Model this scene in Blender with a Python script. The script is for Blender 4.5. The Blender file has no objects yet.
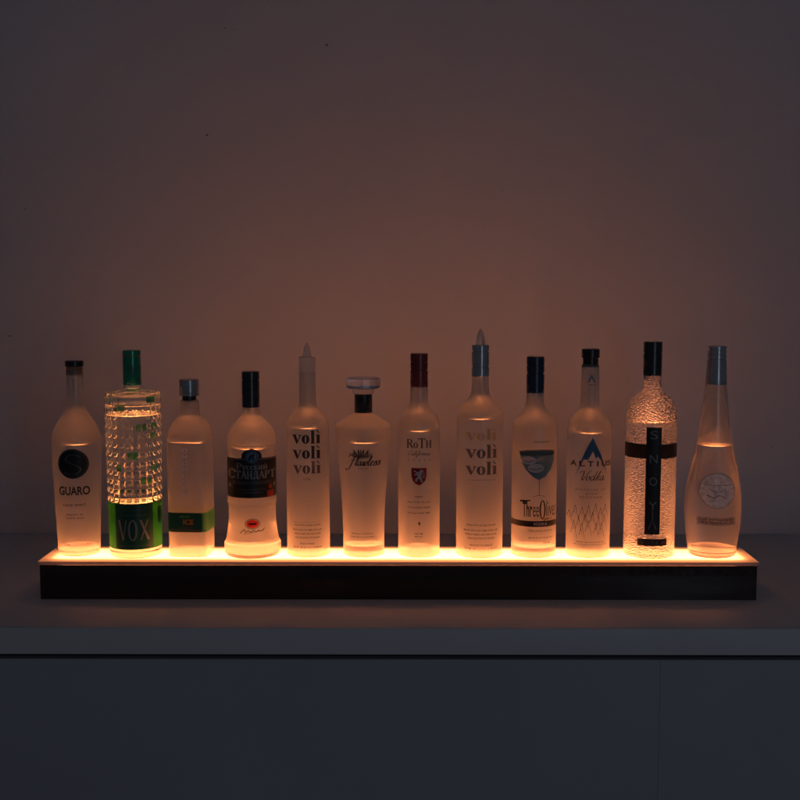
import bpy, bmesh, math, random
from mathutils import Vector, Matrix
random.seed(4)
R = math.radians
C = bpy.context.scene.collection
sc = bpy.context.scene

# ------------------------------------------------------------------ camera (calibrated from the photograph)
F, CX, CY, CZ, YAW, PITCH = 1144.5, 0.0139, -1.8971, 0.4691, 0.0054, 0.1019
cp, sp, cy, sy = math.cos(PITCH), math.sin(PITCH), math.cos(YAW), math.sin(YAW)
FW = Vector((-sy * cp, cy * cp, -sp)); RT = Vector((cy, sy, 0)); UP = RT.cross(FW)

def z_at(v, Y):
    """height of a photo row on the upright plane at depth Y"""
    d = FW - UP * ((v - 400) / F)
    return CZ + d.z * (Y - CY) / d.y

KR = 575.5          # photo pixels per metre across the row of bottles
YROW = 0.062

# ------------------------------------------------------------------ node helpers
def mat(name):
    m = bpy.data.materials.new(name); m.use_nodes = True
    nt = m.node_tree; nt.nodes.clear()
    out = nt.nodes.new('ShaderNodeOutputMaterial')
    return m, nt, out

def N(nt, typ, **kw):
    n = nt.nodes.new(typ)
    for k, v in kw.items():
        if k in n.inputs: n.inputs[k].default_value = v
        else: setattr(n, k, v)
    return n

def col(c): return (c[0], c[1], c[2], 1)

def noise_fac(nt, scale, lo, hi, detail=4, coord='Object', w=None):
    tc = N(nt, 'ShaderNodeTexCoord'); no = N(nt, 'ShaderNodeTexNoise', Scale=scale, Detail=detail)
    nt.links.new(tc.outputs[coord], no.inputs['Vector'])
    mr = N(nt, 'ShaderNodeMapRange'); mr.inputs['From Min'].default_value = .3; mr.inputs['From Max'].default_value = .7
    mr.inputs['To Min'].default_value = lo; mr.inputs['To Max'].default_value = hi
    nt.links.new(no.outputs['Fac'], mr.inputs['Value'])
    return mr.outputs['Result'], no

def principled(name, c, rough=.5, metal=0, spec=.5, vary=.08, scale=40, bump=0, bscale=300, coat=0, trans=0):
    m, nt, out = mat(name)
    p = N(nt, 'ShaderNodeBsdfPrincipled', Roughness=rough, Metallic=metal)
    p.inputs['Specular IOR Level'].default_value = spec
    p.inputs['Coat Weight'].default_value = coat
    f, no = noise_fac(nt, scale, 1 - vary, 1 + vary)
    mx = N(nt, 'ShaderNodeVectorMath', operation='SCALE'); mx.inputs[0].default_value = c
    nt.links.new(f, mx.inputs['Scale']); nt.links.new(mx.outputs[0], p.inputs['Base Color'])
    f2, _ = noise_fac(nt, scale * 2.3, max(0, rough - .06), min(1, rough + .06))
    nt.links.new(f2, p.inputs['Roughness'])
    if bump:
        b = N(nt, 'ShaderNodeBump', Strength=bump, Distance=.0005)
        f3, n3 = noise_fac(nt, bscale, 0, 1)
        nt.links.new(n3.outputs['Fac'], b.inputs['Height']); nt.links.new(b.outputs[0], p.inputs['Normal'])
    nt.links.new(p.outputs[0], out.inputs[0])
    return m

def frosted(name, rough=.15, tl=.25, df=.07, tint=(1, .985, .96), ior=1.5, grain=1):
    """acid-etched glass: rough refraction plus a little scattering in the etched skin"""
    m, nt, out = mat(name)
    g = N(nt, 'ShaderNodeBsdfGlass', Roughness=rough, IOR=ior, Color=col(tint))
    t = N(nt, 'ShaderNodeBsdfTranslucent', Color=(.97, .96, .94, 1)); d = N(nt, 'ShaderNodeBsdfDiffuse', Color=(.88, .88, .87, 1))
    f, _ = noise_fac(nt, 60, rough * .9, rough * 1.12)
    nt.links.new(f, g.inputs['Roughness'])
    if grain:
        b = N(nt, 'ShaderNodeBump', Strength=.12, Distance=.0006)
        _, n3 = noise_fac(nt, 260, 0, 1, 6); nt.links.new(n3.outputs['Fac'], b.inputs['Height'])
        for q in (g, d): nt.links.new(b.outputs[0], q.inputs['Normal'])
    a = N(nt, 'ShaderNodeMixShader', Fac=tl); nt.links.new(g.outputs[0], a.inputs[1]); nt.links.new(t.outputs[0], a.inputs[2])
    c = N(nt, 'ShaderNodeMixShader', Fac=df); nt.links.new(a.outputs[0], c.inputs[1]); nt.links.new(d.outputs[0], c.inputs[2])
    nt.links.new(c.outputs[0], out.inputs[0])
    return m

def clear(name, ior=1.5, rough=0.0, c=(1, 1, 1), hammer=0):
    m, nt, out = mat(name)
    g = N(nt, 'ShaderNodeBsdfGlass', Roughness=rough, IOR=ior, Color=col(c))
    nt.links.new(g.outputs[0], out.inputs[0])
    return m

def ink(name, c, rough=.45, tl=0.0, alpha=1.0, spec=.4, noise=0):
    """screen-printed ink; tl lets part of the light through, alpha thins the ink"""
    m, nt, out = mat(name)
    p = N(nt, 'ShaderNodeBsdfPrincipled', Roughness=rough); p.inputs['Base Color'].default_value = col(c)
    p.inputs['Specular IOR Level'].default_value = spec
    sh = p.outputs[0]
    if tl:
        t = N(nt, 'ShaderNodeBsdfTranslucent', Color=col(c)); a = N(nt, 'ShaderNodeMixShader', Fac=tl)
        nt.links.new(sh, a.inputs[1]); nt.links.new(t.outputs[0], a.inputs[2]); sh = a.outputs[0]
    if alpha < 1:
        tr = N(nt, 'ShaderNodeBsdfTransparent'); a = N(nt, 'ShaderNodeMixShader', Fac=alpha)
        nt.links.new(tr.outputs[0], a.inputs[1]); nt.links.new(sh, a.inputs[2]); sh = a.outputs[0]
        if noise:
            f, _ = noise_fac(nt, noise, max(0, alpha - .35), min(1, alpha + .35), 6)
            nt.links.new(f, a.inputs[0])
    nt.links.new(sh, out.inputs[0])
    return m

# ------------------------------------------------------------------ object helpers
def link(name, me, m, parent=None, smooth=30):
    if m is not None:
        for q in (m if isinstance(m, (list, tuple)) else [m]): me.materials.append(q)
    o = bpy.data.objects.new(name, me); C.objects.link(o)
    if parent is not None: o.parent = parent
    if smooth:
        me.polygons.foreach_set('use_smooth', [True] * len(me.polygons))
        me.set_sharp_from_angle(angle=R(smooth))
    return o

def thing(name, label, cat, loc=(0, 0, 0), rz=0, group=None):
    o = bpy.data.objects.new(name, None); C.objects.link(o); o.empty_display_size = .03
    o.location = loc; o.rotation_euler = (0, 0, rz); o['label'] = label; o['category'] = cat
    if group: o['group'] = group
    return o

def box(bm, a, b, bevel=0, seg=2):
    r = bmesh.ops.create_cube(bm, size=1)
    vs = r['verts']
    for v in vs:
        v.co = Vector([(a[i] + b[i]) / 2 + v.co[i] * (b[i] - a[i]) for i in range(3)])
    if bevel:
        es = list({e for v in vs for e in v.link_edges})
        bmesh.ops.bevel(bm, geom=es, offset=bevel, segments=seg, affect='EDGES', profile=.5)

def box_obj(name, a, b, m, parent=None, bevel=.0015):
    bm = bmesh.new(); box(bm, a, b, bevel); me = bpy.data.meshes.new(name); bm.to_mesh(me); bm.free()
    return link(name, me, m, parent)

def circ(th, r, z): return (r * math.sin(th), -r * math.cos(th), z)

def lathe(prof, seg=96, sec=circ, close_start=True, close_end=True, flip=False):
    """prof: (r, z) bottom to top; returns verts, faces"""
    V, Fc = [], []
    for r, z in prof:
        for k in range(seg): V.append(sec(2 * math.pi * k / seg, r, z))
    n = len(prof)
    for i in range(n - 1):
        for k in range(seg):
            a, b = i * seg + k, i * seg + (k + 1) % seg
            Fc.append((a, b, b + seg, a + seg))
    if close_start:
        c = len(V); V.append((0, 0, prof[0][1])); Fc += [(c, (k + 1) % seg, k) for k in range(seg)]
    if close_end:
        c = len(V); V.append((0, 0, prof[-1][1])); o = (n - 1) * seg; Fc += [(c, o + k, o + (k + 1) % seg) for k in range(seg)]
    if flip: Fc = [f[::-1] for f in Fc]
    return V, Fc

def mesh(name, V, Fc):
    me = bpy.data.meshes.new(name); me.from_pydata([tuple(v) for v in V], [], Fc); me.validate(); me.update(); return me

def spline(pts, n=5):
    """smooth curve through the profile points (a doubled point keeps a corner)"""
    out = []
    P = pts
    def tang(i):
        if i == 0 or i == len(P) - 1: return None
        a, b, c = P[i - 1], P[i], P[i + 1]
        d1 = (b[0] - a[0]) / max(1e-9, abs(b[1] - a[1])); d2 = (c[0] - b[0]) / max(1e-9, abs(c[1] - b[1]))
        if d1 * d2 <= 0: return 0.0
        return 2 * d1 * d2 / (d1 + d2)
    i = 0
    for i in range(len(P) - 1):
        a, b = P[i], P[i + 1]; h = abs(b[1] - a[1])
        if h < 1e-7: out.append(a); continue
        corner = lambda j: j == 0 or j == len(P) - 1 or abs(P[j][1] - P[j - 1][1]) < 1e-7 or abs(P[j + 1][1] - P[j][1]) < 1e-7
        sec_ = (b[0] - a[0]) / h
        ta = sec_ if corner(i) else tang(i); tb = sec_ if corner(i + 1) else tang(i + 1)
        for k in range(n):
            t = k / n; h00 = 2*t**3-3*t**2+1; h10 = t**3-2*t**2+t; h01 = -2*t**3+3*t**2; h11 = t**3-t**2
            out.append((h00*a[0] + h10*h*ta + h01*b[0] + h11*h*tb, a[1] + (b[1]-a[1])*t))
    out.append(P[-1])
    return out

# ------------------------------------------------------------------ print / lettering
class Ink:
    """flat shapes drawn in label units (photo pixels from the label axis, rows down), wrapped on the bottle"""
    def __init__(s): s.V, s.F, s.n = [], [], 0
    def poly(s, pts, lift=None):
        s.n += 1; l = s.n if lift is None else lift
        o = len(s.V); s.V += [(p[0], p[1], l) for p in pts]; s.F.append(list(range(o, o + len(pts)))); return s
    def quadstrip(s, A, B):
        s.n += 1; o = len(s.V); m = len(A)
        for a, b in zip(A, B): s.V += [(a[0], a[1], s.n), (b[0], b[1], s.n)]
        for i in range(m - 1): s.F.append([o+2*i, o+2*i+1, o+2*i+3, o+2*i+2])
        return s
    def pieces(s):
        ls = sorted({v[2] for v in s.V}); out_ = []
        for l in ls:
            q = Ink(); idx = {}
            for k, v in enumerate(s.V):
                if v[2] == l: idx[k] = len(q.V); q.V.append((v[0], v[1], 1))
            q.F = [[idx[k] for k in f] for f in s.F if f[0] in idx]; out_.append(q)
        return out_
    def rect(s, x0, y0, x1, y1): return s.poly([(x0, y0), (x1, y0), (x1, y1), (x0, y1)])
    def ring(s, cx, cy, rx, ry, w, a0=0, a1=360, wx=None, n=40):
        """ellipse stroke; w thickness at the top/bottom, wx at the sides"""
        wx = w if wx is None else wx; A, B = [], []
        for k in range(n + 1):
            t = R(a0 + (a1 - a0) * k / n)
            A.append((cx + rx*math.cos(t), cy - ry*math.sin(t))); B.append((cx + (rx-wx)*math.cos(t), cy - (ry-w)*math.sin(t)))
        return s.quadstrip(A, B)
    def disc(s, cx, cy, rx, ry=None, n=48):
        ry = ry or rx
        return s.poly([(cx + rx*math.cos(2*math.pi*k/n), cy + ry*math.sin(2*math.pi*k/n)) for k in range(n)])
    def stroke(s, pts, w0, w1=None, smooth=True, n=6, pen=None):
        """ribbon along points; pen=(thick, thin, angle) gives a broad-nib contrast"""
        P = [Vector((p[0], p[1])) for p in pts]
        if smooth and len(P) > 2:
            Q = []
            for i in range(len(P) - 1):
                p0 = P[max(0, i-1)]; p1 = P[i]; p2 = P[i+1]; p3 = P[min(len(P)-1, i+2)]
                for k in range(n):
                    t = k / n
                    Q.append(.5*((2*p1)+(-p0+p2)*t+(2*p0-5*p1+4*p2-p3)*t*t+(-p0+3*p1-3*p2+p3)*t**3))
            Q.append(P[-1]); P = Q
        A, B = [], []; m = len(P)
        for i in range(m):
            d = (P[min(m-1, i+1)] - P[max(0, i-1)])
            if d.length < 1e-9: d = Vector((1, 0))
            d.normalize(); nn = Vector((-d.y, d.x))
            if pen:
                w = pen[1] + (pen[0]-pen[1]) * abs(d.y*math.cos(pen[2]) + d.x*math.sin(pen[2]))**1.5
            else:
                w = w0 + ((w1 if w1 is not None else w0) - w0) * i / (m-1)
            A.append(P[i] + nn*w/2); B.append(P[i] - nn*w/2)
        return s.quadstrip(A, B)
    def text(s, t, x0, x1, y0, y1, shear=0, spacing=1.0, bold=0):
        """sans lettering fitted into the box x0..x1, y0 (top)..y1 (bottom)"""
        cu = bpy.data.curves.new('t', 'FONT'); cu.body = t; cu.space_character = spacing; cu.shear = shear; cu.resolution_u = 3; cu.offset = bold
        ob = bpy.data.objects.new('t', cu); C.objects.link(ob)
        dg = bpy.context.evaluated_depsgraph_get()
        me = bpy.data.meshes.new_from_object(ob.evaluated_get(dg))
        X = [v.co.x for v in me.vertices]; Y = [v.co.y for v in me.vertices]
        s.n += 1; o = len(s.V)
        if X:
            ax, bx, ay, by = min(X), max(X), min(Y), max(Y)
            for v in me.vertices:
                s.V.append((x0 + (v.co.x-ax)/(bx-ax)*(x1-x0), y1 + (v.co.y-ay)/(by-ay)*(y0-y1), s.n))
            for p in me.polygons: s.F.append([o + i for i in p.vertices])
        bpy.data.objects.remove(ob); bpy.data.curves.remove(cu); bpy.data.meshes.remove(me)
        return s
    def fine(s, cx, y, w, h=1.3, words=None):
        """a line of real small print"""
        return s.text(words, cx - w/2, cx + w/2, y - h*.68, y + h*.68, bold=.018, spacing=1.15)

# serif capitals and lower case drawn from strokes; unit height 1, y up, (strokes, advance)
def serif_glyph(ink_, g, x, y, h, k=1.0, thick=.17, thin=.06):
    """draws glyph g with left edge x and baseline y; returns the advance"""
    def L(x0, y0, x1, y1, w): ink_.stroke([(x+x0*h*k, y-y0*h), (x+x1*h*k, y-y1*h)], w*h, smooth=False)
    def S(cx, yy, w=.3): L(cx-w/2, yy, cx+w/2, yy, thin)         # a serif
    def A(cx, cy, rx, ry, a0=0, a1=360, wx=None): ink_.ring(x+cx*h*k, y-cy*h, rx*h*k, ry*h, thin*h, a0, a1, (thick if wx is None else wx)*h)
    T, t = thick, thin; e = t/2
    if g in 'HН':
        L(.17, 0, .17, 1, T); L(.67, 0, .67, 1, T); L(.17, .5, .67, .5, t); [S(a, b) for a in (.17, .67) for b in (e, 1-e)]; return .88*h*k
    if g in 'TТ':
        L(.4, 0, .4, 1, T); L(.03, 1-e, .77, 1-e, t*1.3); L(.04, .8, .04, 1, t); L(.76, .8, .76, 1, t); S(.4, e); return .84*h*k
    if g == 'R':
        L(.17, 0, .17, 1, T); S(.17, e); L(.1, 1-e, .45, 1-e, t); A(.42, .75, .3, .25, -90, 90); L(.17, .5+e, .45, .5+e, t); L(.42, .52, .75, 0, T); S(.76, e, .2); return .86*h*k
    if g in 'РP':
        L(.17, 0, .17, 1, T); S(.17, e); L(.1, 1-e, .45, 1-e, t); A(.42, .73, .32, .27, -90, 90); L(.17, .46+e, .45, .46+e, t); return .78*h*k
    if g in 'CС':
        A(.42, .5, .42, .51, 40, 322); L(.74, .66, .74, .92, t*1.4); L(.75, .1, .75, .25, t); return .84*h*k
    if g in 'AА':
        L(.08, 0, .42, 1, t*1.2); L(.42, 1, .74, 0, T); L(.2, .34, .6, .34, t); S(.08, e, .22); S(.74, e, .28); return .86*h*k
    if g == 'Д':
        L(.22, .08, .36, 1, t*1.2); L(.66, .08, .66, 1, T); L(.3, 1-e, .76, 1-e, t); L(.05, .08, .84, .08, t*1.2); L(.07, -.14, .07, .08, t); L(.82, -.14, .82, .08, t); return .9*h*k
    if g in 'oо':
        A(.3, .33, .3, .34); return .64*h*k
    if g in 'cс':
        A(.28, .33, .28, .34, 45, 318); return .56*h*k
    if g == 'у':
        L(.1, .66, .33, .05, T*.9); L(.52, .66, .22, -.25, t); S(.1, .66, .22); S(.52, .66, .18); A(.16, -.2, .1, .08, 150, 330, t); return .6*h*k
    if g == 'к':
        L(.14, 0, .14, .66, T*.9); S(.14, e, .24); S(.14, .66, .24); L(.16, .33, .46, .66, t); L(.28, .4, .52, 0, T*.8); return .6*h*k
    if g in 'ий':
        L(.14, 0, .14, .66, T*.9); L(.5, 0, .5, .66, T*.9); L(.14, .06, .5, .6, t); [S(a, b, .22) for a in (.14, .5) for b in (e, .66)]
        if g == 'й': A(.32, .9, .13, .12, 190, 350, t)
        return .68*h*k
    if g == 'v':
        ink_.poly([(x+a*h*k, y-b*h) for a, b in ((0, .66), (.34, .66), (.34, .61), (.31, .6), (.45, .22), (.57, .6), (.5, .61), (.5, .66), (.74, .66), (.74, .61), (.66, .59), (.41, -.01), (.33, -.01), (.06, .6), (0, .61))]); return .74*h*k
    if g == 'o':
        A(.36, .33, .36, .35, wx=.24); return .76*h*k
    if g == 'l':
        ink_.poly([(x+a*h*k, y-b*h) for a, b in ((0, 0), (.36, 0), (.36, .04), (.3, .05), (.3, 1), (0, 1), (0, .955), (.07, .945), (.07, .05), (0, .04))]); return .4*h*k
    if g == 'ì':
        ink_.poly([(x+a*h*k, y-b*h) for a, b in ((0, 0), (.36, 0), (.36, .04), (.3, .05), (.3, .66), (0, .66), (0, .615), (.07, .6), (.07, .05), (0, .04))])
        ink_.poly([(x+a*h*k, y-b*h) for a, b in ((.02, 1.0), (.14, 1.02), (.29, .78), (.24, .75))]); return .38*h*k
    return .3*h*k

def serif(ink_, word, x0, x1, y, h, heights=None, **kw):
    """fits the word between x0 and x1 (heights: per-letter height factors)"""
    hs = heights or [1]*len(word)
    probe = Ink(); w = sum(serif_glyph(probe, g, 0, 0, h*f, **kw) for g, f in zip(word, hs))
    k = (x1 - x0) / w; x = x0
    for g, f in zip(word, hs): x += serif_glyph(ink_, g, x, y, h*f, k=k, **kw)

# copper-plate script: strokes per letter in units of x-height (y up)
SCRIPT = {
 'a': ([[(.62,.8),(.35,.98),(.05,.55),(.18,.03),(.45,.15),(.68,.95),(.62,.3),(.75,.03),(1.0,.3)]], .95),
 'd': ([[(.62,.8),(.35,.98),(.05,.55),(.18,.03),(.45,.15),(.75,1.2),(.92,2.1),(.68,.6),(.72,.05),(1.0,.3)]], .95),
 'e': ([[(0,.3),(.35,.5),(.58,.8),(.4,1.0),(.15,.6),(.2,.1),(.5,.02),(.8,.35)]], .75),
 'f': ([[(0,.3),(.4,.9),(.7,1.9),(.55,2.15),(.4,1.5),(.2,-.2),(0,-.95),(-.15,-.8),(.1,-.3),(.5,.1),(.7,.35)]], .65),
 'i': ([[(0,.3),(.3,.95),(.2,.3),(.3,.03),(.6,.3)], [(.42,1.35),(.46,1.45)]], .55),
 'k': ([[(0,.3),(.4,1.2),(.62,2.1),(.45,1.7),(.05,0)], [(.12,.4),(.4,.9),(.6,.95),(.5,.6),(.2,.5),(.45,.4),(.55,.05),(.9,.3)]], .85),
 'l': ([[(0,.3),(.4,1.1),(.62,2.05),(.45,2.1),(.28,1.2),(.18,.3),(.3,.02),(.6,.3)]], .55),
 'n': ([[(0,.6),(.2,.98),(.1,0)], [(.12,.4),(.45,.95),(.6,.85),(.5,.2),(.62,.03),(.9,.3)]], .85),
 'o': ([[(.5,.95),(.15,.85),(.05,.3),(.3,.02),(.6,.4),(.55,.9),(.45,.75),(.85,.75)]], .78),
 'r': ([[(0,.3),(.25,1.05),(.3,.85),(.55,.9),(.42,.3),(.52,.03),(.8,.3)]], .7),
 's': ([[(0,.3),(.4,1.05),(.5,.6),(.45,.1),(.2,.02),(.1,.2)], [(.4,.05),(.75,.3)]], .7),
 'w': ([[(0,.6),(.2,.98),(.12,.3),(.25,.03),(.55,.9),(.48,.3),(.6,.03),(.9,.6),(.9,.95),(1.1,.85)]], 1.05),
 'C': ([[(1.35,1.7),(1.3,2.15),(.8,2.1),(.2,1.2),(.15,.3),(.5,-.05),(1.05,.3)]], 1.15),
 'V': ([[(-.35,1.6),(-.1,2.1),(.3,2.0),(.3,1.0),(.35,.0),(.8,.9),(1.25,2.1),(1.6,2.2)]], 1.0),
 'F': ([[(-.5,1.9),(-.1,2.5),(.7,2.3),(1.6,2.6)], [(.75,2.35),(.5,1.2),(.1,-.6),(-.35,-1.1),(-.6,-.8)], [(-.05,1.0),(.45,1.25),(1.05,1.2)]], 1.05),
}
def script(ink_, word, x0, x1, y, xh, thick, thin, slant=.3):
    w = sum(SCRIPT[c][1] for c in word); k = (x1-x0)/(w*xh); x = 0
    for c in word:
        for st in SCRIPT[c][0]:
            ink_.stroke([(x0 + (x+a)*xh*k + slant*b*xh, y - b*xh) for a, b in st], 0, pen=(thick, thin, .3))
        x += SCRIPT[c][1]

# ------------------------------------------------------------------ materials
M = {}
M['wall'] = principled('wall_paint', (.60, .62, .68), .75, vary=.03, scale=3, bump=.25, bscale=180)
M['counter'] = principled('counter_laminate', (.55, .56, .59), .5, vary=.03, scale=6, spec=.4)
M['cabinet'] = principled('cabinet_laminate', (.34, .365, .405), .42, vary=.03, scale=5)
M['void'] = principled('cabinet_shadow_gap', (.01, .01, .012), .9)
M['box'] = principled('dark_stained_wood', (.024, .008, .006), .12, vary=.1, spec=.6)
M['black'] = principled('black_plastic', (.008, .008, .010), .3, vary=.1)
M['black_metal'] = principled('black_metal_capsule', (.010, .010, .013), .26, vary=.15, spec=.7)
M['navy'] = principled('navy_cap', (.012, .022, .055), .28, vary=.1, spec=.6)
M['red'] = principled('dark_red_capsule', (.22, .012, .014), .3, vary=.1, spec=.6)
M['green_foil'] = principled('green_foil', (.012, .27, .15), .22, .35, vary=.2, scale=90, spec=.6)
M['steel'] = principled('grey_metal_cap', (.36, .37, .39), .22, .5, vary=.1)
M['bluegrey'] = principled('blue_grey_capsule', (.42, .44, .47), .2, .5, vary=.1)
M['greyplastic'] = principled('grey_pourer_plastic', (.42, .40, .40), .35, vary=.05)
M['cork'] = principled('cork_stopper', (.28, .15, .09), .8, vary=.25, scale=500)
M['frost'] = frosted('frosted_glass')
M['frost_soft'] = frosted('light_frosted_glass', rough=.2, tl=.14, df=.03)
M['frost_amber'] = frosted('satin_glass', rough=.15, tl=.13, df=.03, tint=(1, .975, .95))
M['frost_cap'] = frosted('frosted_plastic_cap', rough=.3, tl=.25, df=.15, ior=1.35)
M['clear'] = clear('clear_glass', c=(.98, 1, .98))
M['stippled'] = frosted('stippled_glass_base', rough=.45, tl=.22, df=.02)
M['wet'] = clear('spirit_against_glass', ior=1.345/1.5)
M['level'] = clear('spirit_surface', ior=1.345)
M['glass_stopper'] = clear('stopper_glass', rough=.06, c=(.93, .93, .95))

m, nt, out = mat('hammered_glass')
g = N(nt, 'ShaderNodeBsdfGlass', Roughness=.03, IOR=1.5, Color=(.93, .94, .97, 1))
tc = N(nt, 'ShaderNodeTexCoord'); vo = N(nt, 'ShaderNodeTexVoronoi', Scale=340, Randomness=.75, feature='SMOOTH_F1')
mp = N(nt, 'ShaderNodeMapping'); mp.inputs['Scale'].default_value = (.75, .75, 1.5)
nt.links.new(tc.outputs['Object'], mp.inputs['Vector']); nt.links.new(mp.outputs[0], vo.inputs['Vector'])
b = N(nt, 'ShaderNodeBump', Strength=1.0, Distance=.0026, invert=True)
nt.links.new(vo.outputs['Distance'], b.inputs['Height']); nt.links.new(b.outputs[0], g.inputs['Normal'])
t = N(nt, 'ShaderNodeBsdfTranslucent', Color=(.9, .88, .85, 1)); nt.links.new(b.outputs[0], t.inputs['Normal'])
a = N(nt, 'ShaderNodeMixShader', Fac=.012); nt.links.new(g.outputs[0], a.inputs[1]); nt.links.new(t.outputs[0], a.inputs[2])
nt.links.new(a.outputs[0], out.inputs[0]); M['hammered'] = m

# ink
M['k'] = ink('black_ink', (.006, .006, .007))
M['k_brown'] = ink('dark_brown_ink', (.018, .011, .009))
M['k_fade'] = ink('faded_brown_ink', (.07, .045, .045), alpha=.8)
M['gold_faint'] = ink('pale_gold_ink', (.62, .36, .12), alpha=.5, tl=.3)
M['small'] = ink('small_print_ink', (.012, .008, .007), alpha=.92)
M['grey'] = ink('silver_grey_ink', (.20, .21, .22), rough=.4)
M['dimgrey'] = ink('dim_grey_ink', (.11, .11, .12), rough=.4)
M['whiteink'] = ink('white_ink', (.62, .60, .60), rough=.5, tl=.25)
M['redink'] = ink('red_ink', (.30, .012, .014), tl=.15)
M['redglow'] = ink('bright_red_ink', (.75, .05, .02), tl=.5)
M['blueink'] = ink('blue_ink', (.045, .13, .25), tl=.12)
M['bluewash'] = ink('sea_blue_ink', (.05, .20, .30), tl=.3, alpha=.93, noise=0)
M['greenlab'] = ink('green_label_film', (.035, .30, .05), rough=.3, tl=.75)
M['greendark'] = ink('dark_green_label', (.008, .075, .045), rough=.3, tl=.12)
M['greenglint'] = ink('green_glint_paint', (.06, .60, .16), tl=.8, alpha=.75)
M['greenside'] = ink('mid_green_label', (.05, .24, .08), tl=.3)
M['yellow'] = ink('yellow_green_ink', (.25, .6, .06), tl=.4)
M['orange'] = ink('orange_ink', (.8, .20, .03), tl=.4)
M['bandink'] = ink('black_varnish_band', (.005, .005, .005), alpha=.99)
M['silverprint'] = ink('mottled_silver_print', (.85, .93, 1.0), rough=.3, tl=.15, alpha=.7, noise=130)
M['brownwash'] = ink('brown_text_panel', (.13, .07, .05), alpha=.4, noise=500)
M['greywash'] = ink('faint_grey_lettering', (.75, .78, .92), tl=.3, alpha=1.0)

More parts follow.
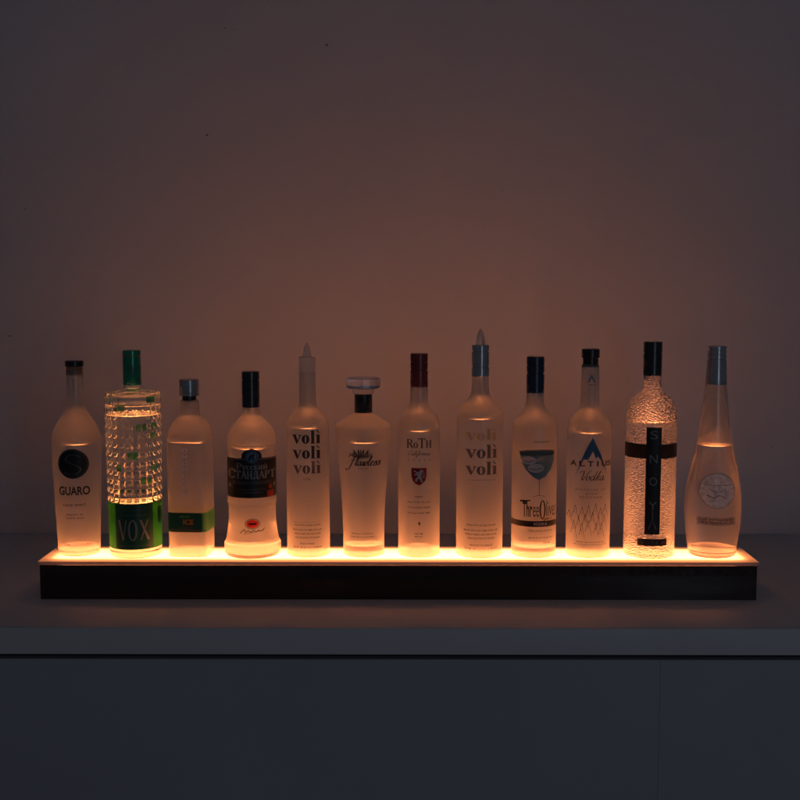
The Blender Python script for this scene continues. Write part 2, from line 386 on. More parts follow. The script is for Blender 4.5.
# ------------------------------------------------------------------ bottle builder
class Bottle:
    def __init__(s, label, x, prof, level, glass, u_label=0, y=YROW, base=.008, dome=.006, wall=.0028, sec=circ, seg=96,
                 bev=.0025, extra_rot=0, name='vodka_bottle', stipple=False):
        s.Y = y; s.x = x
        # the row where each height sits; the profile is given as photo rows and half widths
        P = [(hw / KR, z_at(v, y)) for v, hw in prof]
        s.prof = P
        ang = math.atan2(x - CX, y - CY)                          # turn the label towards the camera, less u_label
        rmid = max(p[0] for p in P)
        rz = -ang + math.asin(max(-.9, min(.9, u_label / KR / rmid))) + extra_rot
        s.root = thing(name, label, 'bottle', (x, y, .0003), rz, 'bottles lined up on the lit shelf')
        pr = spline(P, 5)
        r0, z0 = pr[0]
        pr = [(max(r, .001), z) for r, z in pr if z > bev + .0002]
        bot = [(r0 - bev*1.2, 0)] + [(r0 - bev*1.2*(1-math.sin(t)), bev*(1-math.cos(t))) for t in [i*math.pi/2/5 for i in range(1, 6)]]
        outer = bot + [p for p in pr if p[1] > bev + .0008]
        s.outer = outer
        zl = z_at(level, y); s.zl = zl
        ztop = outer[-1][1]
        def rin(z): return max(.003, s.rad(z) - wall)
        # floor of the cavity: a dome
        zc = base
        Rf = rin(zc + .004)
        floor = [(Rf * q, zc + dome * (1 - q*q)) for q in [1, .9, .75, .6, .45, .3, .15, .03]]
        knee = [(Rf, zc + .0035)] if False else []
        zs = []
        z = zc + .003
        while z < zl - .002: zs.append(z); z += .004
        men = .0026
        wetside = [(rin(z_), z_) for z_ in zs] + [(rin(zl), zl)] + [(rin(zl+men), zl+men)]
        surf = [(rin(zl) - men*(1-math.cos(t)) - .00005, zl + men*(1-math.sin(t))) for t in [i_*math.pi/2/5 for i_ in range(1, 6)]]
        seg_ = seg
        V, Fc = lathe(outer, seg_, sec, True, False)
        n0 = len(V); nout = len(outer)
        # rim and dry inner wall (top -> level)
        dry = [z_ for z_ in [ztop - .0003] + [ztop - .0003 - i * (ztop - zl) / 24 for i in range(1, 23)]] + [zl + men]
        ring0 = (nout - 1) * seg_
        for z_ in dry:
            for k in range(seg_): V.append(sec(2*math.pi*k/seg_, rin(z_), z_))
        for k in range(seg_):
            k2 = (k+1) % seg_; Fc.append((ring0+k, ring0+k2, n0+k2, n0+k))
        for i in range(len(dry)-1):
            for k in range(seg_):
                k2 = (k+1) % seg_; a = n0+i*seg_
                Fc.append((a+k, a+k2, a+seg_+k2, a+seg_+k))
        s.body = link('glass_body', mesh('glass_body', V, Fc), [glass] if not stipple else [glass, M['stippled']], s.root, 40)
        if stipple:
            for p in s.body.data.polygons:
                if p.center.z < .0006 and p.normal.z < -.5: p.material_index = 1
        # the spirit: wet side + domed floor + surface
        Lp = floor[::-1] + wetside + surf
        V, Fc = lathe(Lp, seg_, sec, True, False)
        nm = (len(floor)+len(wetside)-1)*seg_; ncap = seg_; c = len(V); V.append((0, 0, zl)); o = (len(Lp)-1)*seg_
        Fc += [(c, o+k, o+(k+1) % seg_) for k in range(seg_)]
        me = mesh('spirit', V, Fc)
        me.materials.append(M['wet']); me.materials.append(M['level'])
        nq = (len(Lp)-1)*seg_
        for i, p in enumerate(me.polygons): p.material_index = 1 if (nm <= i < nq or i >= nq+seg_) else 0
        s.spirit = link('spirit', me, None, s.root, 40)
    def rad(s, z):
        P = s.outer
        if z <= P[0][1]: return P[0][0]
        for a, b in zip(P, P[1:]):
            if a[1] <= z <= b[1]:
                t = (z-a[1])/max(1e-9, b[1]-a[1]); return a[0] + (b[0]-a[0])*t
        return P[-1][0]
    def lathe(s, name, rows, m, seg=72, smooth=32, parent=None, sec=circ, sub=1):
        """rows: (photo row, half width) top -> bottom"""
        P = [(hw/KR, z_at(v, s.Y)) for v, hw in rows][::-1]
        if sub > 1: P = spline(P, sub)
        V, Fc = lathe(P, seg, sec, True, True)
        return link(name, mesh(name, V, Fc), m, parent or s.root, smooth)
    def wrap(s, name, ink_, m, lift=.00025, arc=False, parent=None, step=2.0, rot=0, rfun=None):
        if name == 'small_print':
            out_ = None
            for piece in ink_.pieces(): out_ = s.wrap_('text_line', piece, m, lift, arc, parent, step, rot, rfun)
            return out_
        return s.wrap_(name, ink_, m, lift, arc, parent, step, rot, rfun)
    def wrap_(s, name, ink_, m, lift=.00025, arc=False, parent=None, step=2.0, rot=0, rfun=None):
        bm = bmesh.new()
        vs = [bm.verts.new((a, b, c*.02)) for a, b, c in ink_.V]
        for f in ink_.F:
            if len(set(f)) > 2:
                try: bm.faces.new([vs[i] for i in f])
                except ValueError: pass
        bm.normal_update(); bmesh.ops.triangulate(bm, faces=bm.faces[:])
        X = [v.co.x for v in bm.verts]; Y = [v.co.y for v in bm.verts]
        for ax, lo, hi, st in ((0, min(X), max(X), step), (1, min(Y), max(Y), step*2.5)):
            q = lo + st
            while q < hi:
                pc = (q, 0, 0) if ax == 0 else (0, q, 0); pn = (1, 0, 0) if ax == 0 else (0, 1, 0)
                bmesh.ops.bisect_plane(bm, geom=bm.verts[:]+bm.edges[:]+bm.faces[:], plane_co=pc, plane_no=pn); q += st
        for v in bm.verts:
            u, row, l = v.co.x, v.co.y, v.co.z/.02
            z = z_at(row, s.Y - .036); r = (rfun or s.rad)(z)
            z = z_at(row, s.Y - r); r = (rfun or s.rad)(z)
            t = u/KR/r
            th = (t if arc else math.asin(max(-.99, min(.99, t)))) + rot
            rr = r + lift + l*.000006
            v.co = circ(th, rr, z)
        bmesh.ops.recalc_face_normals(bm, faces=bm.faces[:])
        # face outwards
        for f in bm.faces:
            c = f.calc_center_median()
            if f.normal.dot(Vector((c.x, c.y, 0))) < 0: f.normal_flip()
        me = bpy.data.meshes.new(name); bm.to_mesh(me); bm.free()
        return link(name, me, m, parent or s.root, 0)

# ------------------------------------------------------------------ setting
WY = .520; ZC = -.0661; YF = -.1595
bm = bmesh.new(); box(bm, (-3.2, WY, -1.2), (3.2, WY+.1, 2.4))
me = bpy.data.meshes.new('wall'); bm.to_mesh(me); bm.free()
me.materials.append(M['wall']); wall = link('wall', me, None, None, 0); wall['kind'] = 'structure'
# a few scuffs and pin holes on the paint
def on_wall(u, v):
    d = FW + RT*((u-400)/F) - UP*((v-400)/F); t = (WY - CY)/d.y
    return CX + d.x*t, CZ + d.z*t
M['scuff'] = ink('wall_scuff', (.05, .045, .045), alpha=.6)
V, Fc = [], []
for (u, v, w, h) in ((225, 28, 2.6, .9), (235, 29, 1.4, .6), (327, 45, 2.6, 2.4), (443, 24, 1.3, 1.3), (207, 135, 2.6, 2.2), (25, 209, 1.4, 1.3), (538, 211, 1.2, .8), (10, 336, 3, 1.5), (549, 181, 1.5, .8), (772, 447, 1.5, 1)):
    x, z = on_wall(u, v); o = len(V); n = 14
    for k in range(n):
        j = random.uniform(.7, 1.1); V.append((x + math.cos(2*math.pi*k/n)*w*j/850, WY-.0004, z + math.sin(2*math.pi*k/n)*h*j/850))
    Fc.append(tuple(range(o, o+n)))
link('wall_scuffs', mesh('wall_scuffs', V, Fc), M['scuff'], wall, 0)

cab = thing('cabinet', 'long pale grey cabinet with a thick top, carrying the glowing bottle shelf', 'cabinet', (0, .18, -.85))
def cb(name, a, b, m, bevel=.0012):
    o = box_obj(name, [a[0], a[1]-.18, a[2]+.85], [b[0], b[1]-.18, b[2]+.85], m, cab, bevel); return o
cb('countertop', (-1.6, YF, ZC-.0425), (1.6, WY-.004, ZC), M['counter'])
cb('carcass', (-1.58, YF+.03, -.85), (1.58, WY-.006, ZC-.0427), M['void'], 0)
XS = .412
cb('door', (-1.58, YF+.003, -.84), (XS-.0002, YF+.022, -.1172), M['cabinet'], 0)
cb('door', (XS+.0002, YF+.003, -.84), (1.58, YF+.022, -.1172), M['cabinet'], 0)

# lit shelf
sh = thing('lit_bottle_shelf', 'long black shelf with a glowing amber top, carrying the row of bottles', 'shelf', (0, .057, ZC))
def sb(name, a, b, m, bevel=.0006): return box_obj(name, [a[0], a[1]-.057, a[2]-ZC], [b[0], b[1]-.057, b[2]-ZC], m, sh, bevel)
ZA = -.0066
bm = bmesh.new()      # the box: four walls and a floor, open where the acrylic lies
x0, x1, y0, y1, zb = -.6075, .6075, .002, .112, ZC + .0003
w = .014
for a, b_ in (((x0, y0, zb), (x1, y0+w, ZA)), ((x0, y1-w, zb), (x1, y1, ZA)), ((x0, y0+w, zb), (x0+w, y1-w, ZA)), ((x1-w, y0+w, zb), (x1, y1-w, ZA)), ((x0+w, y0+w, zb), (x1-w, y1-w, zb+.006))):
    box(bm, (a[0], a[1]-.057, a[2]-ZC), (b_[0], b_[1]-.057, b_[2]-ZC))
bmesh.ops.remove_doubles(bm, verts=bm.verts[:], dist=1e-5)
me = bpy.data.meshes.new('box'); bm.to_mesh(me); bm.free(); link('housing', me, M['box'], sh, 20)
# acrylic lid: translucent sheet with a rounded edge, open below
m, nt, out = mat('opal_acrylic')
t = N(nt, 'ShaderNodeBsdfTranslucent', Color=(.92, .90, .88, 1)); d = N(nt, 'ShaderNodeBsdfDiffuse', Color=(.78, .76, .75, 1)); gl = N(nt, 'ShaderNodeBsdfGlossy', Roughness=.22, Color=(1, 1, 1, 1))
a = N(nt, 'ShaderNodeMixShader', Fac=.35); nt.links.new(t.outputs[0], a.inputs[1]); nt.links.new(d.outputs[0], a.inputs[2])
lw = N(nt, 'ShaderNodeFresnel', IOR=1.3); c = N(nt, 'ShaderNodeMixShader'); nt.links.new(lw.outputs[0], c.inputs[0])
nt.links.new(a.outputs[0], c.inputs[1]); nt.links.new(gl.outputs[0], c.inputs[2]); nt.links.new(c.outputs[0], out.inputs[0]); M['acrylic'] = m
m, nt, out = mat('opal_acrylic_dimmed_edge')     # lip dimness put into the colour: translucency darker than the top
t = N(nt, 'ShaderNodeBsdfTranslucent', Color=(.05, .04, .04, 1)); d = N(nt, 'ShaderNodeBsdfDiffuse', Color=(.78, .76, .75, 1)); a = N(nt, 'ShaderNodeMixShader', Fac=.5)
nt.links.new(t.outputs[0], a.inputs[1]); nt.links.new(d.outputs[0], a.inputs[2]); nt.links.new(a.outputs[0], out.inputs[0]); M['acrylic_edge'] = m
bm = bmesh.new(); box(bm, (-.61, -.057, -ZC+ZA+.0003), (.61, .057, -ZC), .0008, 2)
bmesh.ops.delete(bm, geom=[f for f in bm.faces if f.normal.z < -.9], context='FACES')
me = bpy.data.meshes.new('lid'); bm.to_mesh(me); bm.free(); lid = link('acrylic_top', me, [M['acrylic'], M['acrylic_edge']], sh, 30)
for p in me.polygons:
    if p.normal.z < .5: p.material_index = 1
m, nt, out = mat('led_light_panel'); e = N(nt, 'ShaderNodeEmission', Color=(1, .29, .088, 1), Strength=23); nt.links.new(e.outputs[0], out.inputs[0]); M['led'] = m
me = mesh('light_panel', [(-.588, -.035, -ZC-.0080), (.588, -.035, -ZC-.0080), (.588, .038, -ZC-.0080), (-.588, .038, -ZC-.0080)], [(0, 1, 2, 3)])
link('light_panel', me, M['led'], lid, 0)

# ------------------------------------------------------------------ the twelve bottles
def grow(rows): return rows[::-1]     # profiles are listed top -> bottom as read from the photo

# 1 -- round shoulder, black disc
b1 = Bottle('frosted bottle with a black disc print and short black stopper, at the left end', -.5575,
    grow([(370, 8.2), (376, 8.2), (392, 8.4), (405, 9.4), (414.8, 13.2), (424.5, 19.2), (434.3, 23.0), (441, 23.8), (450, 23.8), (502.6, 22.3), (535, 21.0), (556, 20.3)]),
    442.8, M['frost'], -4.3, y=.066, base=.009, dome=.012)
b1.lathe('stopper', [(361, 8.2), (361.2, 8.8), (361.4, 9), (366.2, 9), (366.5, 8.8)], M['black'])
b1.lathe('cork', [(366.6, 7.9), (375, 8.0)], M['cork'])
i = Ink().disc(0, 464.5, 14.8); b1.wrap('disc_print', i, M['k'])
i = Ink(); i.stroke([(6.5, 457.5), (2, 455.3), (-4.5, 456.6), (-6.6, 460.5), (-2, 464), (5, 467), (7.2, 471), (3, 474.6), (-4, 474.8), (-8, 472.6)], 1.1, pen=(1.2, .5, 0)); i.ring(0, 464.5, 13.6, 13.6, .3)
b1.wrap('disc_monogram', i, M['dimgrey'], lift=.0006)
i = Ink(); i.text('GUARO', -14.5, 15, 487, 496, bold=.03); i.text('TM', 15.4, 16.6, 486.6, 487.3); b1.wrap('lettering', i, M['k'])
i = Ink(); i.fine(0, 505.8, 22, 1.7, 'CANE SPIRIT'); i.fine(0, 515.4, 16, 1.3, 'PRODUCT OF'); i.fine(0, 518.8, 17, 1.3, 'COSTA RICA'); i.fine(-8, 545.5, 6, 1.2, '750 ML'); i.fine(12.5, 545, 5, 1.2, '35% ALC')
b1.wrap('small_print', i, M['small'])

# 2 -- facetted clear cylinder with green label
b2 = Bottle('clear bottle of dimpled glass with a green label and green foil neck', -.4572,
    grow([(380, 8.6), (389.2, 8.6), (389.6, 10), (391, 20), (392.3, 26.4), (394, 27.2), (396, 27.3), (503, 26.2), (551, 25.7), (556, 25.6)]),
    414.3, M['clear'], -2, base=.011, dome=.004, seg=240, stipple=True)
# press the dimples into the outer skin
def press(o, za, zb_, rows, cols, depth, rmin):
    import numpy as np
    me = o.data; sub = bmesh.new(); sub.from_mesh(me)
    k = 0
    step = (zb_-za)/(rows*12)
    for j in range(0, rows*12+1):
        bmesh.ops.bisect_plane(sub, geom=sub.verts[:]+sub.edges[:]+sub.faces[:], plane_co=(0, 0, za+step*j), plane_no=(0, 0, 1))
    for v in sub.verts:
        r = math.hypot(v.co.x, v.co.y)
        if r < rmin or not (za-1e-6 <= v.co.z <= zb_+1e-6): continue
        fz = (v.co.z-za)/(zb_-za)*rows; a = abs(2*(fz % 1)-1)
        th = math.atan2(v.co.x, -v.co.y) % (2*math.pi); c = abs(2*((th/(2*math.pi)*cols) % 1)-1)
        dd = depth*((1-a**2)*(1-c**4) - .6)
        v.co.x *= (r+dd)/r; v.co.y *= (r+dd)/r
    sub.to_mesh(me); sub.free(); me.update()
press(b2.body, z_at(503, YROW), z_at(395.5, YROW), 12, 24, .0023, .0430)
b2.body.data.polygons.foreach_set('use_smooth', [True]*len(b2.body.data.polygons))
b2.lathe('foil', [(350.5, 8.2), (350.8, 8.7), (356, 8.7), (356.1, 8.4), (356.9, 8.4), (357, 8.7), (384.6, 9.0), (385, 8.8)], M['green_foil'])
i = Ink().rect(-8, 356.3, 8, 356.8); b2.wrap('tear_strip', i, M['orange'], rfun=lambda z: .0152)
i = Ink().text('VOX', -4.6, 4.6, 363, 374); b2.wrap('foil_lettering', i, M['dimgrey'], rfun=lambda z: .0156)
i = Ink()
i.rect(-81.0, 504.5, 80.6, 550.5); lab = b2.wrap('label', i, M['greenlab'], arc=True, lift=.0003)
i = Ink().rect(-17.5, 504.9, 18, 550.0); b2.wrap('label_panel', i, M['greendark'], lift=.0007, parent=lab)
i = Ink().rect(22.2, 510, 25.1, 526); b2.wrap('label_back_panel', i, M['greendark'], lift=.0007, parent=lab)
i = Ink()
i.stroke([(-13.9, 520.8), (-10.2, 541)], 1.9, 1.5, smooth=False); i.stroke([(-6.9, 520.8), (-10.2, 541)], 1.0, 1.0, smooth=False)
i.ring(-1.0, 531, 4.6, 10.6, 1.3, wx=2.0)
i.stroke([(6.4, 520.8), (13.7, 541)], 2.0, smooth=False); i.stroke([(13.2, 520.8), (6.6, 541)], 1.0, smooth=False)
b2.wrap('lettering', i, M['grey'], lift=.001, parent=lab)
i = Ink(); i.fine(0, 511.2, 20, .9, 'IMPORTED FROM THE NETHERLANDS'); i.fine(0, 516, 22, 1.3, 'GREEN APPLE'); i.fine(0, 546.5, 28, .9, 'FLAVORED VODKA 40% ALC/VOL 750 ML')
b2.wrap('small_print', i, M['dimgrey'], lift=.001, parent=lab)
i = Ink()
for (px, py, nn) in ((158, 158, 2), (352, 108, 1.6), (275, 288, 1), (312, 290, 1), (370, 285, 1), (96, 345, 2), (237, 477, 2.2), (104, 606, 2.4), (304, 648, 1), (338, 650, 1), (62, 350, 1), (60, 130, 1), (365, 350, 1), (370, 560, 1), (70, 700, 1), (150, 560, 1)):
    u = 100 + px/6.66 - 134.6 + (385+py/6.66-394)/120*-1; v = 385 + py/6.66; w_ = 2.3*nn
    if abs(u) + w_ < 25: b2.wrap('painted_glint', Ink().rect(u-w_, v-3.4, u+w_, v+3.4), M['greenglint'], lift=.0003)  # green glints refracted from the back print, painted on the outer glass

# 3 -- square-sectioned with grey cap
def sq(th, r, z):
    """rounded square, turning into a circle towards the neck (r small)"""
    t = max(0, min(1, (r*KR - 10.5) / 9.5)); t = t*t*(3-2*t)
    n = 2 + 3.6*t
    c, s_ = abs(math.sin(th)), abs(math.cos(th))
    k = (c**n + s_**n)**(-1/n)
    rr = r*k*(1 - .185*t)
    return circ(th, rr, z)
b3 = Bottle('frosted square bottle with a dark green and red label band and grey metal cap', -.3595,
    grow([(400, 7.9), (402, 9.3), (413.8, 9.8), (419, 13.8), (425.6, 20.4), (433.5, 23.9), (441, 24.6), (450, 24.7), (513, 24.6), (556, 24.2)]),
    441, M['frost'], 0, base=.009, dome=.003, sec=sq, extra_rot=-R(15.5), seg=128, name='vodka_bottle')
b3.lathe('cap', [(379.5, 8.9), (379.9, 9.5), (392, 9.5), (392.4, 9.1), (393, 9.1), (393.3, 9.6), (395.6, 9.5)], M['steel'])
b3.lathe('neck_ring', [(395.7, 7.0), (402, 7.0)], M['black'])
P = [(24.75/KR, z_at(v, YROW-.028)) for v in (531.8, 512.4)]
sq2 = lambda th, r, z: tuple(Vector(sq(th, r, z)) * 1 + Vector((math.sin(th)*.0004, -math.cos(th)*.0004, 0)))
V, Fc = lathe(P, 128, sq2, False, False)
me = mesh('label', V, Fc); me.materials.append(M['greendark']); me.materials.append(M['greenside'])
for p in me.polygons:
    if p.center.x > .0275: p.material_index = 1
lab3 = link('label', me, None, b3.root, 30)
def flat_ink(name, ink_, m, yl, parent, yoff):
    """lettering on the flat front of the square bottle"""
    bm = bmesh.new(); vs = [bm.verts.new((a/KR*1.04, -yoff - c*.00001, z_at(b, YROW-yoff))) for a, b, c in ink_.V]
    for f in ink_.F: bm.faces.new([vs[k] for k in f])
    bm.normal_update()
    for f in bm.faces:
        if f.normal.y > 0: f.normal_flip()
    me = bpy.data.meshes.new(name); bm.to_mesh(me); bm.free(); return link(name, me, m, parent, 0)
yo = -sq(0, 24.75/KR, 0)[1] + .0006
i = Ink(); i.text('ICE', -2.8, 7.3, 519.7, 525.2, bold=.04); flat_ink('lettering', i, M['orange'], 0, lab3, yo)
i = Ink(); i.text('GREEN APPLE', -6.5, 4, 516, 518.3); flat_ink('flavour_line', i, M['yellow'], 0, lab3, yo)
i = Ink(); i.rect(-15, 530.2, 19, 530.6); i.text('VODKA', -5, 5.5, 527.3, 528.7); flat_ink('label_rule', i, M['redink'], 0, lab3, yo)
i = Ink()
for k in range(8):       # a worn vertical strip of marks, unreadable in the photograph too
    v = 449 + k*6.3
    i.rect(-2.3, v, -1.1, v+4.6)
    if k % 2: i.rect(-1.1, v+1.8, 2.3, v+2.9); i.rect(1.2, v, 2.3, v+1.8)
    else: i.ring(.5, v+2.3, 2.0, 2.3, .9, -100, 100)
flat_ink('faint_lettering', i, M['greywash'], 0, b3.root, yo - .0002)
i = Ink()
for k in range(4): i.fine(0, 519.2+k*2.6, 6.2, .7, 'ALC 35%')
bm = bmesh.new(); vs = [bm.verts.new((yo, a/KR*1.6, z_at(b, YROW))) for a, b, c in i.V]
for f in i.F: bm.faces.new([vs[k] for k in f])
me = bpy.data.meshes.new('side_print'); bm.to_mesh(me); bm.free(); link('side_print', me, M['redink'], lab3, 0)

# 4 -- bell shape with black label
b4 = Bottle('bell shaped frosted bottle with a wide black label in silver Cyrillic letters', -.2535,
    grow([(404, 7.4), (408, 7.6), (413.8, 8.6), (419, 12.9), (425.6, 19.0), (432, 22.6), (438.7, 24.0), (443, 24.2), (443, 24.2), (444.2, 23.6), (455, 23.7), (455, 23.7), (456, 24.2), (498.5, 24.2), (500.3, 24.5), (502, 24.2), (503.4, 23.4), (515, 23.4), (526, 24.3), (536, 25.9), (539.5, 26.9), (539.5, 26.9), (541, 28), (543, 28.3), (552, 28.0), (556, 27)]),
    447, M['frost'], 0, base=.010, dome=.006)
b4.lathe('cap', [(371.6, 8), (372, 8.7), (379.8, 8.7), (380, 8.0), (381, 8.0), (381.2, 8.75), (388, 8.7), (388.2, 8.5), (388.7, 8.5), (389, 8.7), (406.8, 8.6), (407.2, 8.3)], M['black_metal'])
i = Ink(); top = [(-10, 459), (-9.8, 455), (-8, 452.5), (-4.5, 450.6), (0, 449), (4.5, 450.6), (8, 452.5), (9.8, 455), (10, 459)]
i.poly([(-34, 459), (-34, 498.6), (34, 498.6), (34, 459)]); i.poly(top); lab4 = b4.wrap('label', i, M['k'], arc=True, lift=.0004)
i = Ink(); i.ring(0, 457.3, 6.3, 6.3, .7); i.disc(0, 457.3, 4.9); b4.wrap('emblem', i, ink('emblem_blue_ink', (.10, .17, .26)), lift=.0009, parent=lab4)
i = Ink(); i.poly([(-3.2, 460), (-2.6, 456.6), (-1, 455.2), (1.4, 454.6), (2.6, 453.6), (3, 455.6), (2, 457.2), (2.4, 460.6), (1, 460.8), (.6, 458.6), (-1, 458.8), (-1.6, 461), (-2.6, 461)]); b4.wrap('emblem_figure', i, M['k'], lift=.0014, parent=lab4)
i = Ink(); serif(i, 'Русский', -14.8, 15.2, 470.3, 6.6, thick=.2, thin=.1)
serif(i, 'СТАНДАРТ', -22.3, 22.3, 479.3, 8.0, heights=[1.25]+[1]*7, thick=.2, thin=.1)
b4.wrap('lettering', i, M['grey'], lift=.0009, parent=lab4)
i = Ink(); i.text('RUSSIAN STANDARD', -17.5, 18, 481.6, 485); i.fine(0, 490, 26, 1, 'VODKA PRODUCED AND BOTTLED IN RUSSIA'); i.fine(0, 493, 20, 1, 'ST PETERSBURG'); b4.wrap('small_print', i, M['dimgrey'], lift=.0009, parent=lab4)
i = Ink(); i.rect(14.5, 491.8, 20.5, 498.2); i.rect(16.3, 486, 19, 489.8); b4.wrap('red_seal', i, M['redink'], lift=.0009, parent=lab4)
for a_, c_ in ((-22, -20), (20.6, 22.2)): b4.wrap('side_mark', Ink().rect(a_, 484.4, c_, 488.3), M['grey'], lift=.001, parent=lab4)
i = Ink().disc(0, 524.4, 6.0, 3.9); em = b4.wrap('red_oval', i, M['redglow'])
i = Ink(); i.ring(0, 524.4, 7.6, 5.2, .4); i.ring(0, 524.4, 6.8, 4.6, .3); b4.wrap('oval_ring', i, M['small'])
i = Ink().rect(-3.6, 523.6, 3.6, 525.4); b4.wrap('oval_bar', i, M['k_brown'], lift=.0007, parent=em)
i = Ink(); i.stroke([(-12, 534), (-8, 530), (-7, 533), (-4, 531), (-2, 533), (1, 530.6), (3, 532.6), (6, 530.8), (8, 532), (12, 529)], .7); i.stroke([(-9, 535), (0, 532.8), (11, 531.5)], .4)
b4.wrap('signature', i, M['k_brown'])

# 5 and 8 -- tall bottles with a pourer
VP = [('v', .74), ('o', .78), ('l', .42), ('ì', .38)]
def voli(ink_, x0, x1, ybase, h): serif(ink_, 'volì', x0, x1, ybase, h, thick=.24, thin=.05)
b5 = Bottle('slim frosted bottle with three stacked black serif words and a clear pourer sleeve', -.1560,
    grow([(372, 8.0), (400, 8.3), (406, 9.0), (412.6, 14.6), (418.6, 18.9), (426, 20.9), (434, 21.3), (480, 21.3), (556, 21.4)]),
    426.9, M['frost'], -1.3, base=.006, dome=.003)
b5.lathe('pourer', [(343, .5), (344.5, 1.6), (348, 2.8), (353, 3.8), (357.5, 4.3)], M['frost_cap'], sub=4)
b5.lathe('sleeve', [(357.3, 7.7), (357.7, 8.3), (359.8, 8.3), (360, 7.9), (371.8, 8.1)], M['frost_cap'])
i = Ink(); voli(i, -14.3, 13.7, 444.0, 13.3); b5.wrap('lettering', i, M['k'])
i = Ink(); voli(i, -14, 13.8, 459, 12.8); b5.wrap('lettering', i, M['k_brown'])
i = Ink(); voli(i, -13.5, 13.8, 474, 12.4); b5.wrap('lettering', i, M['k_fade'])
BLOCK = ['VODKA WITH NATURAL FLAVORS', 'MADE WITH FIVE TIMES DISTILLED', 'FRENCH WHEAT AND PURE WATER', 'AND ELECTROLYTE BLEND', 'PRODUCT OF FRANCE', '750 ML 30% ALC/VOL 60 PROOF']
i = Ink(); i.fine(0, 479.6, 6, 1.3, 'LYTE')
for v, w_, tx in zip((525.5, 530.3, 534.2, 538, 544, 548), (26, 28, 26, 24, 14, 28), BLOCK): i.fine(0, v, w_, 1.3, tx)
i.rect(-15, 522.6, 13, 522.8); b5.wrap('small_print', i, M['small'])

b8 = Bottle('slim frosted bottle with faded serif words, blue grey neck foil and pointed pourer', .1412,
    grow([(374, 8.2), (385, 8.4), (393.4, 9.2), (399.7, 13.4), (406, 18.8), (413.8, 22.2), (421, 23.0), (480, 23.2), (556, 23.1)]),
    417.5, M['frost'], 2.0, base=.006, dome=.003)
b8.lathe('pourer', [(329, .5), (331, 1.8), (335, 3.2), (340, 4.1), (345.2, 4.4)], M['frost_cap'], sub=4)
b8.lathe('neck_foil', [(345.2, 8), (345.6, 8.4), (350.6, 8.4), (350.8, 7.6), (351.9, 7.6), (351.9, 8.5), (366, 8.5), (366.2, 7.7), (367.2, 7.7), (367.3, 8.6), (376, 8.6), (376.4, 8.3)], M['bluegrey'])
i = Ink(); voli(i, -15.5, 15, 441, 12); b8.wrap('lettering', i, M['gold_faint'])
i = Ink(); voli(i, -15.7, 15.7, 458.4, 13.4); voli(i, -15.7, 15.7, 475, 13.0); b8.wrap('lettering', i, M['k_fade'])
i = Ink().rect(-14, 480.2, 14, 480.5); 
for v, w_, tx in zip((525.5, 530.8, 534.8, 538.6, 545.6, 549.4), (29, 33, 31, 27, 22, 32), BLOCK): i.fine(0, v, w_, 1.4, tx)
b8.wrap('small_print', i, M['small'])

# 6 -- inverted taper with glass disc stopper
b6 = Bottle('wide shouldered frosted bottle tapering down, with a flat clear glass stopper', -.0598,
    grow([(405, 8.6), (412.6, 8.8), (412.6, 8.8), (418, 17), (424.3, 27.2), (426, 28.2), (428, 28.2), (440, 27.0), (465, 24.6), (490, 22.4), (515, 20.9), (540, 20.5), (556, 20.5)]),
    440.3, M['frost'], -.5, base=.019, dome=.003)
b6.lathe('collar', [(393.8, 8.3), (394.1, 8.7), (412.4, 8.8), (412.8, 8.6)], M['black'])
b6.lathe('stopper_stem', [(388.6, 10.6), (390, 10.8), (393.7, 10.2)], M['frost_soft'])
b6.lathe('glass_stopper', [(377.6, 14.6), (378.4, 16.6), (387.2, 16.8), (388.4, 15.2)], M['glass_stopper'], seg=16, smooth=10)
i = Ink(); script(i, 'Flawless', -13.2, 16.5, 466.0, 4.5, 1.5, .35, .22)
def leaf(q, x0, y0, x1, y1, w_, bend):
    A, B = [], []
    for j in range(13):
        t = j/12; cxx = x0+(x1-x0)*t + bend*math.sin(math.pi*t)*(1-t)*.9; cyy = y0+(y1-y0)*t; h_ = w_*math.sin(math.pi*min(1, t**.8))/2 + .12
        A.append((cxx-h_, cyy)); B.append((cxx+h_, cyy))
    q.quadstrip(A, B)
for k in range(-4, 5):
    leaf(i, -2+k*1.6, 459.6-abs(k)*.3, -2+k*3.0, 449.2+abs(k)*1.1, 1.5, -k*.5)
for k in (-3, -1, 1, 3): leaf(i, -2+k*1.9, 455, -2+k*2.4, 449.6, 1.3, 0)
b6.wrap('logo', i, M['k'])
i = Ink().text('VODKA', -5, 5, 468, 470, spacing=1.5); b6.wrap('lettering', i, M['k_brown'])
i = Ink(); i.text('PRODUCT OF FRANCE', -11.5, 9.5, 533.2, 535); b6.wrap('origin_line', i, M['k'])
i = Ink(); i.fine(-1, 537.3, 24, 1, '750 ML 40% ALC/VOL 80 PROOF'); b6.wrap('small_print', i, M['small'])

